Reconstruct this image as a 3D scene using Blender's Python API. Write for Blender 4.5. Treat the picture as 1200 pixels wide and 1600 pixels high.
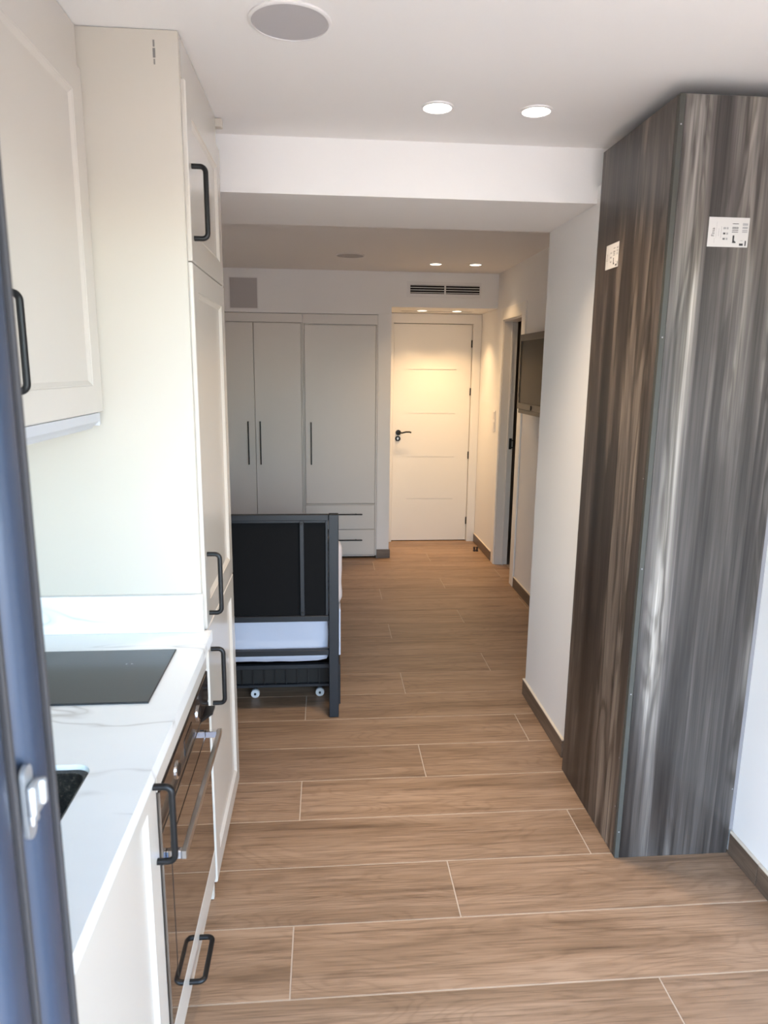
import bpy, bmesh, math, random
from mathutils import Vector, Matrix
from mathutils.geometry import tessellate_polygon

random.seed(7)
for _o in list(bpy.data.objects):
    bpy.data.objects.remove(_o, do_unlink=True)
S = bpy.context.scene
COL = S.collection
PI = math.pi

# ------------------------------------------------------------------ camera
F_PX = 1096.6
PITCH, YAW, ROLL, EYE = -0.2006, 0.0849, 0.0116, 1.6198
cp, sp, cy, sy = math.cos(PITCH), math.sin(PITCH), math.cos(YAW), math.sin(YAW)
Fv = Vector((sy * cp, cy * cp, sp)); Rv = Vector((cy, -sy, 0.0)); Uv = Rv.cross(Fv)
R2 = Rv * math.cos(ROLL) + Uv * math.sin(ROLL); U2 = -Rv * math.sin(ROLL) + Uv * math.cos(ROLL)
cam_d = bpy.data.cameras.new('camera')
cam = bpy.data.objects.new('camera', cam_d); COL.objects.link(cam)
M = Matrix((R2, U2, -Fv)).transposed().to_4x4(); M.translation = Vector((0, 0, EYE))
cam.matrix_world = M
cam_d.sensor_fit = 'VERTICAL'; cam_d.sensor_height = 36.0; cam_d.sensor_width = 27.0
cam_d.lens = F_PX / 1600 * 36.0
cam_d.clip_start = 0.02; cam_d.clip_end = 500
cam_d.dof.use_dof = True; cam_d.dof.focus_distance = 4.0; cam_d.dof.aperture_fstop = 7.0
S.camera = cam

# ------------------------------------------------------------------ world, exposure
W = bpy.data.worlds.new('sky'); S.world = W; W.use_nodes = True
wn = W.node_tree.nodes; wl = W.node_tree.links
sky = wn.new('ShaderNodeTexSky'); sky.sky_type = 'NISHITA'; sky.sun_disc = False
sky.sun_elevation = math.radians(42); sky.sun_rotation = math.radians(286); sky.air_density = 1.0; sky.dust_density = 2.0
wl.new(sky.outputs[0], wn['Background'].inputs[0]); wn['Background'].inputs[1].default_value = 2.1
S.view_settings.view_transform = 'Standard'; S.view_settings.look = 'None'
S.view_settings.exposure = 0.86; S.view_settings.gamma = 1.0; S.view_settings.use_curve_mapping = False
S.cycles.max_bounces = 10; S.cycles.diffuse_bounces = 6; S.cycles.glossy_bounces = 4
S.cycles.caustics_reflective = False; S.cycles.caustics_refractive = False
S.cycles.use_denoising = True
S.cycles.sample_clamp_indirect = 6.0
sun_d = bpy.data.lights.new('sun', 'SUN'); sun_d.energy = 4.2; sun_d.angle = math.radians(0.6); sun_d.color = (1, .93, .84)
sun = bpy.data.objects.new('sun', sun_d); COL.objects.link(sun)
sun.rotation_euler = Vector((.735, -.207, -.643)).to_track_quat('-Z', 'Y').to_euler()   # from the left and slightly behind the house: lights the terrace, not the room
# the wide sliding-door opening guides sky sampling (a portal, gives no light of its own)
por_d = bpy.data.lights.new('opening_portal', 'AREA'); por_d.shape = 'RECTANGLE'; por_d.size = 2.3; por_d.size_y = 2.14
por_d.cycles.is_portal = True
por = bpy.data.objects.new('opening_portal', por_d); COL.objects.link(por)
por.location = (0.19, 0.50, 1.06); por.rotation_euler = (math.radians(90), 0, 0)   # faces +Y

DL_KITCHEN, DL_BED, DL_HALL = 3.2, 1.5, 2.2
WARM = (1.0, 0.66, 0.34)
WARM_K = (1.0, 0.78, 0.55)

# ------------------------------------------------------------------ materials
def mat(name, color=(.8, .8, .8), rough=.5, metal=0.0, emit=None, estr=0.0, spec=.5, coat=0.0):
    m = bpy.data.materials.new(name); m.use_nodes = True
    b = m.node_tree.nodes['Principled BSDF']
    b.inputs['Base Color'].default_value = (*color, 1); b.inputs['Roughness'].default_value = rough
    b.inputs['Metallic'].default_value = metal; b.inputs['Specular IOR Level'].default_value = spec
    b.inputs['Coat Weight'].default_value = coat
    if emit:
        b.inputs['Emission Color'].default_value = (*emit, 1); b.inputs['Emission Strength'].default_value = estr
    return m

def nt(m):
    n = m.node_tree.nodes; l = m.node_tree.links
    return n, l, n['Principled BSDF']

def coords(n, l, scale, kind='Object', rnd=0.0):
    tc = n.new('ShaderNodeTexCoord'); mp = n.new('ShaderNodeMapping'); mp.inputs['Scale'].default_value = scale
    l.new(tc.outputs[kind], mp.inputs['Vector'])
    if rnd:
        oi = n.new('ShaderNodeObjectInfo'); mu = n.new('ShaderNodeVectorMath'); mu.operation = 'SCALE'
        cb = n.new('ShaderNodeCombineXYZ')
        for k in range(3): l.new(oi.outputs['Random'], cb.inputs[k])
        mu.inputs['Scale'].default_value = rnd; l.new(cb.outputs[0], mu.inputs[0]); l.new(mu.outputs[0], mp.inputs['Location'])
    return mp

def ramp(n, stops):
    r = n.new('ShaderNodeValToRGB'); e = r.color_ramp.elements
    while len(e) > 1: e.remove(e[-1])
    e[0].position = stops[0][0]; e[0].color = (*stops[0][1], 1)
    for p, c in stops[1:]:
        x = e.new(p); x.color = (*c, 1)
    return r

def noise(n, l, vec, scale=1.0, detail=4.0, rough=.55, dist=0.0):
    t = n.new('ShaderNodeTexNoise'); t.inputs['Scale'].default_value = scale; t.inputs['Detail'].default_value = detail
    t.inputs['Roughness'].default_value = rough; t.inputs['Distortion'].default_value = dist
    l.new(vec.outputs[0], t.inputs['Vector']); return t

def mixc(n, l, a, b, fac, mode='MIX'):
    x = n.new('ShaderNodeMix'); x.data_type = 'RGBA'; x.blend_type = mode
    if isinstance(fac, float): x.inputs[0].default_value = fac
    else: l.new(fac, x.inputs[0])
    for k, v in ((6, a), (7, b)):
        if isinstance(v, tuple): x.inputs[k].default_value = (*v, 1)
        else: l.new(v, x.inputs[k])
    return x.outputs[2]

def bump(n, l, b, h, strength, dist=.002):
    bp = n.new('ShaderNodeBump'); bp.inputs['Strength'].default_value = strength; bp.inputs['Distance'].default_value = dist
    l.new(h, bp.inputs['Height']); l.new(bp.outputs[0], b.inputs['Normal'])

def paint_mat(name, color, rough=.85):
    m = mat(name, color, rough, spec=.3); n, l, b = nt(m)
    t = noise(n, l, coords(n, l, (1, 1, 1)), 90, 3)
    bump(n, l, b, t.outputs[0], .05, .001); return m

def tile_wood(name, dark, mid, light, along='x', rough=.42):
    m = mat(name, mid, rough); n, l, b = nt(m)
    sc = {'x': (1, 1, 1), 'y': (1, 1, 1)}[along]
    a = (1.1, 11, 11) if along == 'x' else (11, 1.1, 11)
    f = (5.0, 190, 190) if along == 'x' else (190, 5.0, 190)
    g = (2.2, 48, 48) if along == 'x' else (48, 2.2, 48)
    n1 = noise(n, l, coords(n, l, a, rnd=37.0), 1.0, 3, .55, .9)
    n2 = noise(n, l, coords(n, l, f, rnd=53.0), 1.0, 4, .65, .1)
    n3 = noise(n, l, coords(n, l, g, rnd=91.0), 1.0, 6, .7, .5)
    w = noise(n, l, coords(n, l, (1.5, 7, 7) if along == 'x' else (7, 1.5, 7), rnd=71.0), 1.0, 2, .45, .6)
    k = n.new('ShaderNodeMath'); k.operation = 'MULTIPLY'; k.inputs[1].default_value = 95.0; l.new(w.outputs[0], k.inputs[0])
    sn = n.new('ShaderNodeMath'); sn.operation = 'SINE'; l.new(k.outputs[0], sn.inputs[0])
    ma = n.new('ShaderNodeMath'); ma.operation = 'MULTIPLY_ADD'; ma.inputs[1].default_value = .5; ma.inputs[2].default_value = .5; l.new(sn.outputs[0], ma.inputs[0])
    r1 = ramp(n, [(.22, dark), (.44, mid), (.75, light)]); l.new(n1.outputs[0], r1.inputs[0])
    r3 = ramp(n, [(.32, (.52, .48, .45)), (.46, (.98, .98, .98)), (.68, (1.10, 1.10, 1.10))]); l.new(n3.outputs[0], r3.inputs[0])
    r2 = ramp(n, [(.36, (.70, .68, .66)), (.50, (1, 1, 1)), (.68, (1.12, 1.12, 1.12))]); l.new(n2.outputs[0], r2.inputs[0])
    r4 = ramp(n, [(0, (.80, .775, .75)), (.30, (.98, .98, .98)), (1, (1.04, 1.04, 1.04))]); l.new(ma.outputs[0], r4.inputs[0])
    c = mixc(n, l, r1.outputs[0], r3.outputs[0], .75, 'MULTIPLY'); c = mixc(n, l, c, r2.outputs[0], .85, 'MULTIPLY'); c = mixc(n, l, c, r4.outputs[0], .55, 'MULTIPLY')
    oi = n.new('ShaderNodeObjectInfo'); rr = ramp(n, [(0, (.90, .90, .90)), (1, (1.08, 1.08, 1.08))]); l.new(oi.outputs['Random'], rr.inputs[0])
    c = mixc(n, l, c, rr.outputs[0], 1.0, 'MULTIPLY')
    l.new(c, b.inputs['Base Color']); bump(n, l, b, n2.outputs[0], .12, .0008); return m

def laminate(name, tint=(1, 1, 1), seed=0.0, coat=.2):
    """grey-brown barn-wood laminate, grain along Z, bands across the panel"""
    m = mat(name, (.1, .09, .08), .36, spec=.5, coat=coat); n, l, b = nt(m)
    def cc(s, z):
        mp = coords(n, l, (s, s, z)); mp.inputs['Location'].default_value = (seed, seed * 1.7, seed * .6); return mp
    band = noise(n, l, cc(8.5, .42), 1.0, 3, .6, .35)
    mid = noise(n, l, cc(34, .8), 1.0, 4, .6, .5)
    fine = noise(n, l, cc(170, 3.0), 1.0, 3, .6, .1)
    swirl = noise(n, l, cc(11, 1.3), 1.0, 2.5, .5, 1.2)
    dx = n.new('ShaderNodeMath'); dx.operation = 'MULTIPLY'; dx.inputs[1].default_value = 24.0; l.new(swirl.outputs[0], dx.inputs[0])
    sn = n.new('ShaderNodeMath'); sn.operation = 'SINE'; l.new(dx.outputs[0], sn.inputs[0])
    r1 = ramp(n, [(.32, (.022, .020, .019)), (.42, (.050, .045, .042)), (.49, (.085, .078, .074)), (.545, (.125, .116, .108)), (.60, (.185, .175, .162)), (.70, (.255, .243, .225))])
    l.new(band.outputs[0], r1.inputs[0])
    r2 = ramp(n, [(.30, (.50, .48, .46)), (.50, (1, 1, 1)), (.70, (1.35, 1.33, 1.30))]); l.new(mid.outputs[0], r2.inputs[0])
    r3 = ramp(n, [(.32, (.66, .65, .64)), (.5, (1, 1, 1)), (.68, (1.22, 1.21, 1.2))]); l.new(fine.outputs[0], r3.inputs[0])
    r4 = ramp(n, [(0, (.46, .44, .42)), (.45, (1, 1, 1)), (1, (1.25, 1.25, 1.25))])
    ad = n.new('ShaderNodeMath'); ad.operation = 'MULTIPLY_ADD'; ad.inputs[1].default_value = .5; ad.inputs[2].default_value = .5
    l.new(sn.outputs[0], ad.inputs[0]); l.new(ad.outputs[0], r4.inputs[0])
    msk = ramp(n, [(.46, (0, 0, 0)), (.56, (1, 1, 1))]); l.new(band.outputs[0], msk.inputs[0])
    c = mixc(n, l, r1.outputs[0], r2.outputs[0], 1.0, 'MULTIPLY'); c = mixc(n, l, c, r3.outputs[0], 1.0, 'MULTIPLY')
    c2 = mixc(n, l, c, r4.outputs[0], 1.0, 'MULTIPLY'); c = mixc(n, l, c, c2, msk.outputs[0])
    vo = n.new('ShaderNodeTexVoronoi'); vo.inputs['Scale'].default_value = 1.0; l.new(cc(13, .10).outputs[0], vo.inputs['Vector'])
    sx = n.new('ShaderNodeSeparateColor'); l.new(vo.outputs['Color'], sx.inputs[0])
    r5 = ramp(n, [(.1, (.58, .56, .55)), (.5, (.95, .94, .93)), (.9, (1.40, 1.38, 1.34))]); l.new(sx.outputs[0], r5.inputs[0])
    c = mixc(n, l, c, r5.outputs[0], 1.0, 'MULTIPLY')
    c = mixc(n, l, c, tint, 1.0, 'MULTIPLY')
    l.new(c, b.inputs['Base Color']); bump(n, l, b, fine.outputs[0], .15, .0008); return m

def marble(name):
    m = mat(name, (.74, .74, .73), .22, spec=.5); n, l, b = nt(m)
    c0 = coords(n, l, (1.0, 2.6, 1.6)); c0.inputs['Rotation'].default_value = (.3, .2, .5)
    t = noise(n, l, c0, 1.5, 3, .5, .5)
    s = n.new('ShaderNodeMath'); s.operation = 'SUBTRACT'; s.inputs[1].default_value = .5; l.new(t.outputs[0], s.inputs[0])
    a = n.new('ShaderNodeMath'); a.operation = 'ABSOLUTE'; l.new(s.outputs[0], a.inputs[0])
    r = ramp(n, [(0, (.50, .48, .46)), (.004, (.62, .61, .60)), (.016, (.74, .74, .73)), (1, (.76, .76, .75))]); l.new(a.outputs[0], r.inputs[0])
    t2 = noise(n, l, c0, 3.0, 2); k = ramp(n, [(.46, (0, 0, 0)), (.60, (1, 1, 1))]); l.new(t2.outputs[0], k.inputs[0])
    c = mixc(n, l, (.76, .76, .75), r.outputs[0], k.outputs[0]); l.new(c, b.inputs['Base Color']); return m

def granite(name):
    m = mat(name, (.03, .025, .02), .35); n, l, b = nt(m)
    t = noise(n, l, coords(n, l, (1, 1, 1)), 160, 3, .7)
    r = ramp(n, [(.40, (.012, .010, .009)), (.58, (.035, .028, .022)), (.70, (.13, .105, .08))]); l.new(t.outputs[0], r.inputs[0])
    l.new(r.outputs[0], b.inputs['Base Color']); return m

def fabric(name, color, scale=(300, 300, 300), strength=.3, rough=.95):
    m = mat(name, color, rough, spec=.2); n, l, b = nt(m)
    t = noise(n, l, coords(n, l, scale), 1.0, 2); bump(n, l, b, t.outputs[0], strength, .001); return m

def perforated(name, color):
    m = mat(name, color, .6); n, l, b = nt(m)
    v = n.new('ShaderNodeTexVoronoi'); v.inputs['Scale'].default_value = 420; v.inputs['Randomness'].default_value = 0
    l.new(coords(n, l, (1, 1, 1)).outputs[0], v.inputs['Vector'])
    r = ramp(n, [(.22, tuple(c * .45 for c in color)), (.34, color)]); l.new(v.outputs['Distance'], r.inputs[0])
    l.new(r.outputs[0], b.inputs['Base Color']); return m

def clear_glass(name):
    m = bpy.data.materials.new(name); m.use_nodes = True; n = m.node_tree.nodes; l = m.node_tree.links
    n.clear(); o = n.new('ShaderNodeOutputMaterial'); mx = n.new('ShaderNodeMixShader'); f = n.new('ShaderNodeFresnel')
    f.inputs[0].default_value = 1.45; t = n.new('ShaderNodeBsdfTransparent'); t.inputs[0].default_value = (.93, .96, .95, 1)
    g = n.new('ShaderNodeBsdfGlossy'); g.inputs['Roughness'].default_value = .02
    l.new(f.outputs[0], mx.inputs[0]); l.new(t.outputs[0], mx.inputs[1]); l.new(g.outputs[0], mx.inputs[2]); l.new(mx.outputs[0], o.inputs[0]); return m

WALL = paint_mat('white_wall_paint', (.80, .785, .77))
CEIL = paint_mat('white_ceiling_paint', (.80, .78, .765))
LACQ = mat('cream_lacquer', (.565, .525, .472), .24, coat=.25)
LACQM = mat('cream_melamine', (.535, .492, .43), .42)
WARD = mat('greige_lacquer', (.66, .625, .585), .42)
DOORW = mat('white_door_lacquer', (.80, .77, .72), .35)
BLACKM = mat('matt_black_metal', (.006, .006, .0065), .40, spec=.35)
BEDM = mat('anthracite_steel', (.014, .016, .020), .45, spec=.35)
BEDP = fabric('black_panel_fabric', (.005, .005, .0055))
SHEET = fabric('white_sheet', (.46, .49, .58), (40, 40, 40), .5)
GLASSB = mat('black_oven_glass', (.012, .009, .008), .04, spec=.75, coat=1.0)
GLASSW = mat('oven_window_glass', (.040, .026, .018), .03, spec=.75, coat=1.0)
HOBG = mat('black_hob_glass', (.020, .021, .023), .16, spec=.5)
STEEL = mat('brushed_steel', (.55, .53, .51), .28, metal=1.0)
CHROME = mat('bright_chrome', (.80, .80, .82), .12, metal=1.0)
ZINC = mat('zinc_plated_steel', (.55, .58, .61), .38, metal=.8)
ALU = mat('anthracite_aluminium', (.040, .056, .092), .32, metal=.2, spec=.5)
ALUD = mat('dark_rubber_seal', (.035, .032, .034), .7)
HOODG = mat('grey_hood_plastic', (.52, .53, .56), .4)
MARB = marble('veined_white_quartz')
SINKM = granite('speckled_dark_granite')
LAMF = laminate('grey_wood_laminate', (1.08, 1.06, 1.05), 3.1)
LAMS = laminate('grey_wood_laminate_warm_shade', (.62, .54, .485), 11.7, 0.0)  # side copy of the laminate: warm, dimmer light put into its tint
EDGE = mat('grey_green_edge_band', (.062, .062, .054), .55, spec=.3)
TILE = tile_wood('oak_look_porcelain', (.160, .096, .054), (.275, .174, .106), (.360, .240, .156))
TILEB = tile_wood('oak_look_skirting_x', (.085, .058, .042), (.130, .090, .064), (.175, .125, .090), rough=.4)
TILEBY = tile_wood('oak_look_skirting_y', (.085, .058, .042), (.130, .090, .064), (.175, .125, .090), 'y', .4)
GROUT = mat('beige_grout', (.50, .41, .32), .9)
BEIGE = mat('cream_edge_trim', (.66, .58, .47), .5)
TERR = mat('pale_terrace_stone', (.46, .40, .33), .8)
OUTW = mat('cream_render', (.62, .58, .52), .9)
SPKG = perforated('grey_speaker_mesh', (.46, .44, .45))
RIM = mat('white_plastic', (.74, .72, .71), .4)
HATCH = mat('grey_panel', (.42, .39, .38), .6)
DARK = mat('dark_void', (.012, .011, .010), .9)
PAPER = mat('white_sticker_paper', (.50, .49, .48), .6, spec=.3)
INK = mat('black_print', (.02, .02, .022), .6)
INKG = mat('grey_print', (.28, .28, .29), .6)
BEZEL = mat('bronze_grey_bezel', (.090, .070, .054), .4, spec=.3)
SCREEN = mat('tv_screen', (.014, .010, .008), .22, spec=.22)
SCREEN.node_tree.nodes['Principled BSDF'].inputs['IOR'].default_value = 1.18
SILVER = mat('silver_plastic', (.55, .54, .53), .3, metal=.5)
WHEEL = mat('pale_grey_wheel', (.62, .62, .62), .5)
PGLASS = clear_glass('clear_pane')
def lamp_mat(name, c, s): return mat(name, (.9, .9, .88), .4, emit=c, estr=s)
LED_K = lamp_mat('lit_led_diffuser_kitchen', (1, .93, .82), 5.0)
LED_B = lamp_mat('lit_led_diffuser_warm', (1, .86, .66), 5.0)

# ------------------------------------------------------------------ helpers
ORG = {}
def obj(name, bm, m, parent=None, smooth=False, kind=None, base=None):
    """link a bmesh (world coordinates) as ONE mesh object whose origin is its own middle"""
    bmesh.ops.recalc_face_normals(bm, faces=bm.faces)
    vs = [v.co for v in bm.verts]
    lo = Vector((min(v[i] for v in vs) for i in range(3))); hi = Vector((max(v[i] for v in vs) for i in range(3)))
    c = Vector(base) if base is not None else (lo + hi) / 2
    for v in bm.verts: v.co -= c
    me = bpy.data.meshes.new(name); bm.to_mesh(me); bm.free(); me.materials.append(m)
    if smooth:
        for p in me.polygons: p.use_smooth = True
    o = bpy.data.objects.new(name, me); COL.objects.link(o)
    ORG[o.name] = c
    if parent is not None:
        o.parent = parent; o.location = c - ORG[parent.name]
    else: o.location = c
    if smooth:
        md = o.modifiers.new('angle', 'EDGE_SPLIT'); md.split_angle = math.radians(40)
    if kind: o['kind'] = kind
    return o

def thing(name, label, cat, loc, group=None, kind=None):
    o = bpy.data.objects.new(name, None); COL.objects.link(o); o.empty_display_size = .05
    o.location = loc; ORG[o.name] = Vector(loc); tag(o, label, cat, group, kind); return o

def tag(o, label=None, cat=None, group=None, kind=None):
    if label: o['label'] = label
    if cat: o['category'] = cat
    if group: o['group'] = group
    if kind: o['kind'] = kind
    return o

def BM(): return bmesh.new()

def box(bm, x0, x1, y0, y1, z0, z1, bev=0.0, seg=2):
    vs = [bm.verts.new(p) for p in ((x0, y0, z0), (x1, y0, z0), (x1, y1, z0), (x0, y1, z0), (x0, y0, z1), (x1, y0, z1), (x1, y1, z1), (x0, y1, z1))]
    fs = [bm.faces.new([vs[i] for i in f]) for f in ((3, 2, 1, 0), (4, 5, 6, 7), (0, 1, 5, 4), (1, 2, 6, 5), (2, 3, 7, 6), (3, 0, 4, 7))]
    if bev:
        es = list({e for f in fs for e in f.edges})
        bmesh.ops.bevel(bm, geom=es, offset=bev, segments=seg, affect='EDGES', profile=.5)
    return bm

def B(*a, **k): return box(BM(), *a, **k)

def loft(bm, rings, cap0=True, cap1=True):
    R = [[bm.verts.new(p) for p in r] for r in rings]
    for a, b in zip(R, R[1:]):
        for i in range(len(a)):
            j = (i + 1) % len(a); bm.faces.new((a[i], a[j], b[j], b[i]))
    if cap0: bm.faces.new(R[0])
    if cap1: bm.faces.new(R[-1])
    return bm

def panel(u0, u1, v0, v1, steps, fn, bm=None):
    """rectangles inset by steps=(inset, depth) lofted; fn(u,v,d) -> point, d towards the viewer"""
    rings = [[fn(u0 + i, v0 + i, d), fn(u1 - i, v0 + i, d), fn(u1 - i, v1 - i, d), fn(u0 + i, v1 - i, d)] for i, d in steps]
    return loft(bm or BM(), rings)

def shaker(u0, u1, v0, v1, fn, w=.068, t=.019):
    return panel(u0, u1, v0, v1, [(0, -t), (0, -.0025), (.0025, 0), (w, 0), (w + .002, -.002), (w + .004, -.002), (w + .014, -.008), (w + .016, -.008)], fn)

def slab(u0, u1, v0, v1, fn, t=.019, b=.0015):
    return panel(u0, u1, v0, v1, [(0, -t), (0, -b), (b, 0)], fn)

def fx(X): return lambda u, v, d: (X + d, u, v)          # faces +X, u = Y, v = Z
def fxn(X): return lambda u, v, d: (X - d, u, v)         # faces -X
def fy(Y): return lambda u, v, d: (u, Y - d, v)          # faces -Y, u = X, v = Z
def fz(Z): return lambda u, v, d: (u, v, Z + d)          # faces +Z
def fzn(Z): return lambda u, v, d: (u, v, Z - d)         # faces down

def relief(us, vs, dep, fn, back):
    """front made of cells with their own depth, walls between, flat back"""
    bm = BM(); nu, nv = len(us) - 1, len(vs) - 1
    def q(*p): bm.faces.new([bm.verts.new(x) for x in p])
    for i in range(nu):
        for j in range(nv):
            d = dep(i, j); u0, u1, v0, v1 = us[i], us[i + 1], vs[j], vs[j + 1]
            q(fn(u0, v0, d), fn(u1, v0, d), fn(u1, v1, d), fn(u0, v1, d))
            for di, dj, a, b in ((1, 0, (u1, v0), (u1, v1)), (0, 1, (u0, v1), (u1, v1))):
                ii, jj = i + di, j + dj
                e = dep(ii, jj) if ii < nu and jj < nv else back
                if e != d: q(fn(*a, d), fn(*b, d), fn(*b, e), fn(*a, e))
            if i == 0: q(fn(u0, v0, d), fn(u0, v1, d), fn(u0, v1, back), fn(u0, v0, back))
            if j == 0: q(fn(u0, v0, d), fn(u1, v0, d), fn(u1, v0, back), fn(u0, v0, back))
    q(fn(us[0], vs[0], back), fn(us[-1], vs[0], back), fn(us[-1], vs[-1], back), fn(us[0], vs[-1], back))
    bmesh.ops.remove_doubles(bm, verts=bm.verts, dist=1e-6)
    return bm

def tube(bm, pts, r, n=10, sx=1.0):
    """round bar swept along a polyline"""
    P = [Vector(p) for p in pts]; rings = []
    ref = None
    for i, p in enumerate(P):
        t = ((P[min(i + 1, len(P) - 1)] - P[i]).normalized() + (P[i] - P[max(i - 1, 0)]).normalized()).normalized()
        if ref is None:
            ref = t.cross(Vector((0, 0, 1)));
            if ref.length < .1: ref = t.cross(Vector((0, 1, 0)))
            ref.normalize()
        ref = (ref - t * ref.dot(t)).normalized(); w = t.cross(ref)
        rings.append([p + ref * math.cos(2 * PI * k / n) * r * sx + w * math.sin(2 * PI * k / n) * r for k in range(n)])
    return loft(bm, rings)

def d_handle(p0, p1, out, proj=.036, r=.0068, cr=.014):
    p0, p1, out = Vector(p0), Vector(p1), Vector(out); ax = (p1 - p0).normalized()
    pts = [p0]
    a, b = p0 + out * proj, p1 + out * proj
    for k in range(7):
        t = k / 6 * PI / 2; pts.append(a - out * cr + ax * cr + out * math.sin(t) * cr - ax * math.cos(t) * cr)
    for k in range(7):
        t = k / 6 * PI / 2; pts.append(b - out * cr - ax * cr + out * math.cos(t) * cr + ax * math.sin(t) * cr)
    pts.append(p1)
    return tube(BM(), pts, r, 12)

def disc(bm, c, r, h, n=40, axis='z', bev=0.0):
    """short cylinder from c along axis by h (h may be negative)"""
    def P(a, rr, t):
        u, v = rr * math.cos(a), rr * math.sin(a)
        return {'z': (c[0] + u, c[1] + v, c[2] + t), 'y': (c[0] + u, c[1] + t, c[2] + v), 'x': (c[0] + t, c[1] + u, c[2] + v)}[axis]
    A = [2 * PI * k / n for k in range(n)]
    s = 1 if h > 0 else -1
    rings = [[P(a, r, 0) for a in A], [P(a, r, h - s * bev) for a in A]]
    if bev: rings.append([P(a, r - bev, h) for a in A])
    return loft(bm, rings)

def lathe(bm, c, prof, n=40, axis='z', closed=False):
    A = [2 * PI * k / n for k in range(n)]
    def P(a, rr, t):
        u, v = rr * math.cos(a), rr * math.sin(a)
        return {'z': (c[0] + u, c[1] + v, c[2] + t), 'y': (c[0] + u, c[1] + t, c[2] + v), 'x': (c[0] + t, c[1] + u, c[2] + v)}[axis]
    rings = [[P(a, r, t) for a in A] for r, t in prof]
    if closed: rings.append(rings[0])
    bm = loft(bm, rings, not closed, not closed)
    if closed: bmesh.ops.remove_doubles(bm, verts=bm.verts, dist=1e-7)
    return bm

def rrect(x0, x1, y0, y1, r, n=6):
    out = []
    for cx, cy_, a0 in ((x1 - r, y1 - r, 0), (x0 + r, y1 - r, 90), (x0 + r, y0 + r, 180), (x1 - r, y0 + r, 270)):
        for k in range(n + 1):
            a = math.radians(a0 + 90 * k / n); out.append((cx + r * math.cos(a), cy_ + r * math.sin(a)))
    return out

def prism_hole(bm, outer, hole, z0, z1):
    lp = [[Vector((x, y, 0)) for x, y in outer], [Vector((x, y, 0)) for x, y in hole]]
    tri = tessellate_polygon(lp); flat = [p for q in lp for p in q]
    for z in (z0, z1):
        vv = [bm.verts.new((p.x, p.y, z)) for p in flat]
        for t in tri: bm.faces.new([vv[i] for i in t])
        if z == z0: lo = vv
        else: hi = vv
    for s, e in ((0, len(outer)), (len(outer), len(flat))):
        for i in range(s, e):
            j = s + (i + 1 - s) % (e - s); bm.faces.new((lo[i], lo[j], hi[j], hi[i]))
    return bm

def struct(name, bm, m, label, cat, parent=None): return tag(obj(name, bm, m, parent), label, cat, None, 'structure')

# ------------------------------------------------------------------ measurements of the place (metres)
XL = -1.00                                # left wall
XD = -0.342                               # face of the kitchen fronts
YT, YT2 = 1.930, 2.525                    # tall unit
XW, XQ, XH = 1.384, 1.008, 1.430          # right wall in the kitchen, pillar face, right wall of the hall
YB, YB2 = 2.700, 3.255                    # beam
YF, YD = 5.930, 6.540                     # wardrobe wall, entrance door
H, H2, ZB, ZS = 2.418, 2.396, 2.229, 2.120

# ------------------------------------------------------------------ large structure
bm = BM(); box(bm, XL - .15, XW + .25, .40, YB + .02, H, H + .12); box(bm, XL - .15, XH + .15, YB2 - .02, YF + .02, H2, H + .12)
struct('ceiling', bm, CEIL, 'white plaster ceiling over kitchen and bedroom', 'ceiling')
struct('wall_beam', B(XL, XH + .05, YB, YB2, ZB, H + .10), WALL, 'white boxed beam dropping from ceiling between kitchen and bedroom', 'beam')
struct('wall_pillar', B(XQ, XW + .2, YB - .03, YB2, 0, ZB + .06), WALL, 'white pillar projecting right, between wood column and television', 'pillar')
struct('wall_left', B(XL - .12, XL, .40, 6.70, 0, H + .05), WALL, 'white left wall behind the kitchen units and bed', 'wall')
struct('wall_right', B(XW, XW + .12, .40, YB, 0, H + .05), WALL, 'white right wall in front of the wood column', 'wall')
Y0D, Y1D, ZD = 5.140, 5.690, 2.020        # side doorway
bm = BM(); box(bm, XH, XH + .11, YB2 - .02, Y0D, 0, H2 + .02); box(bm, XH, XH + .11, Y1D, 6.62, 0, H2 + .02); box(bm, XH, XH + .11, Y0D, Y1D, ZD, H2 + .02)
struct('wall_hall', bm, WALL, 'white right wall of hallway holding television and side doorway', 'wall')
bm = BM(); box(bm, XL, .548, YF - .003, 6.62, 2.058, H2 + .02); box(bm, .440, .548, YF, 6.62, 0, 2.058); box(bm, .548, XH, YF - .003, 6.62, ZS, H2 + .02)
struct('wall_back', bm, WALL, 'white bulkhead and pier around wardrobes, above entrance recess', 'wall')
struct('wall_entrance', B(.50, XH + .1, 6.60, 6.72, 0, 2.2), WALL, 'white wall behind the entrance door', 'wall')
struct('wall_wardrobe', B(XL - .1, .46, 6.55, 6.72, 0, 2.4), WALL, 'wall behind the wardrobes', 'wall')
# small unlit room through the side doorway
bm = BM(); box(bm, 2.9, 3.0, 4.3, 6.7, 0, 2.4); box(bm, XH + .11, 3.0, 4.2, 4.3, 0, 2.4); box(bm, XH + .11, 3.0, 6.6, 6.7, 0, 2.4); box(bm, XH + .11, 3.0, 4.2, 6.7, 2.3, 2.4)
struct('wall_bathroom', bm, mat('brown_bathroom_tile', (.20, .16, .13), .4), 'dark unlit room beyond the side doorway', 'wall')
struct('floor_bathroom', B(XH + .10, 3.0, 4.3, 6.7, -.05, -.001), mat('pink_beige_tile', (.42, .33, .27), .4), 'pale floor of room beyond the side doorway', 'floor')
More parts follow.
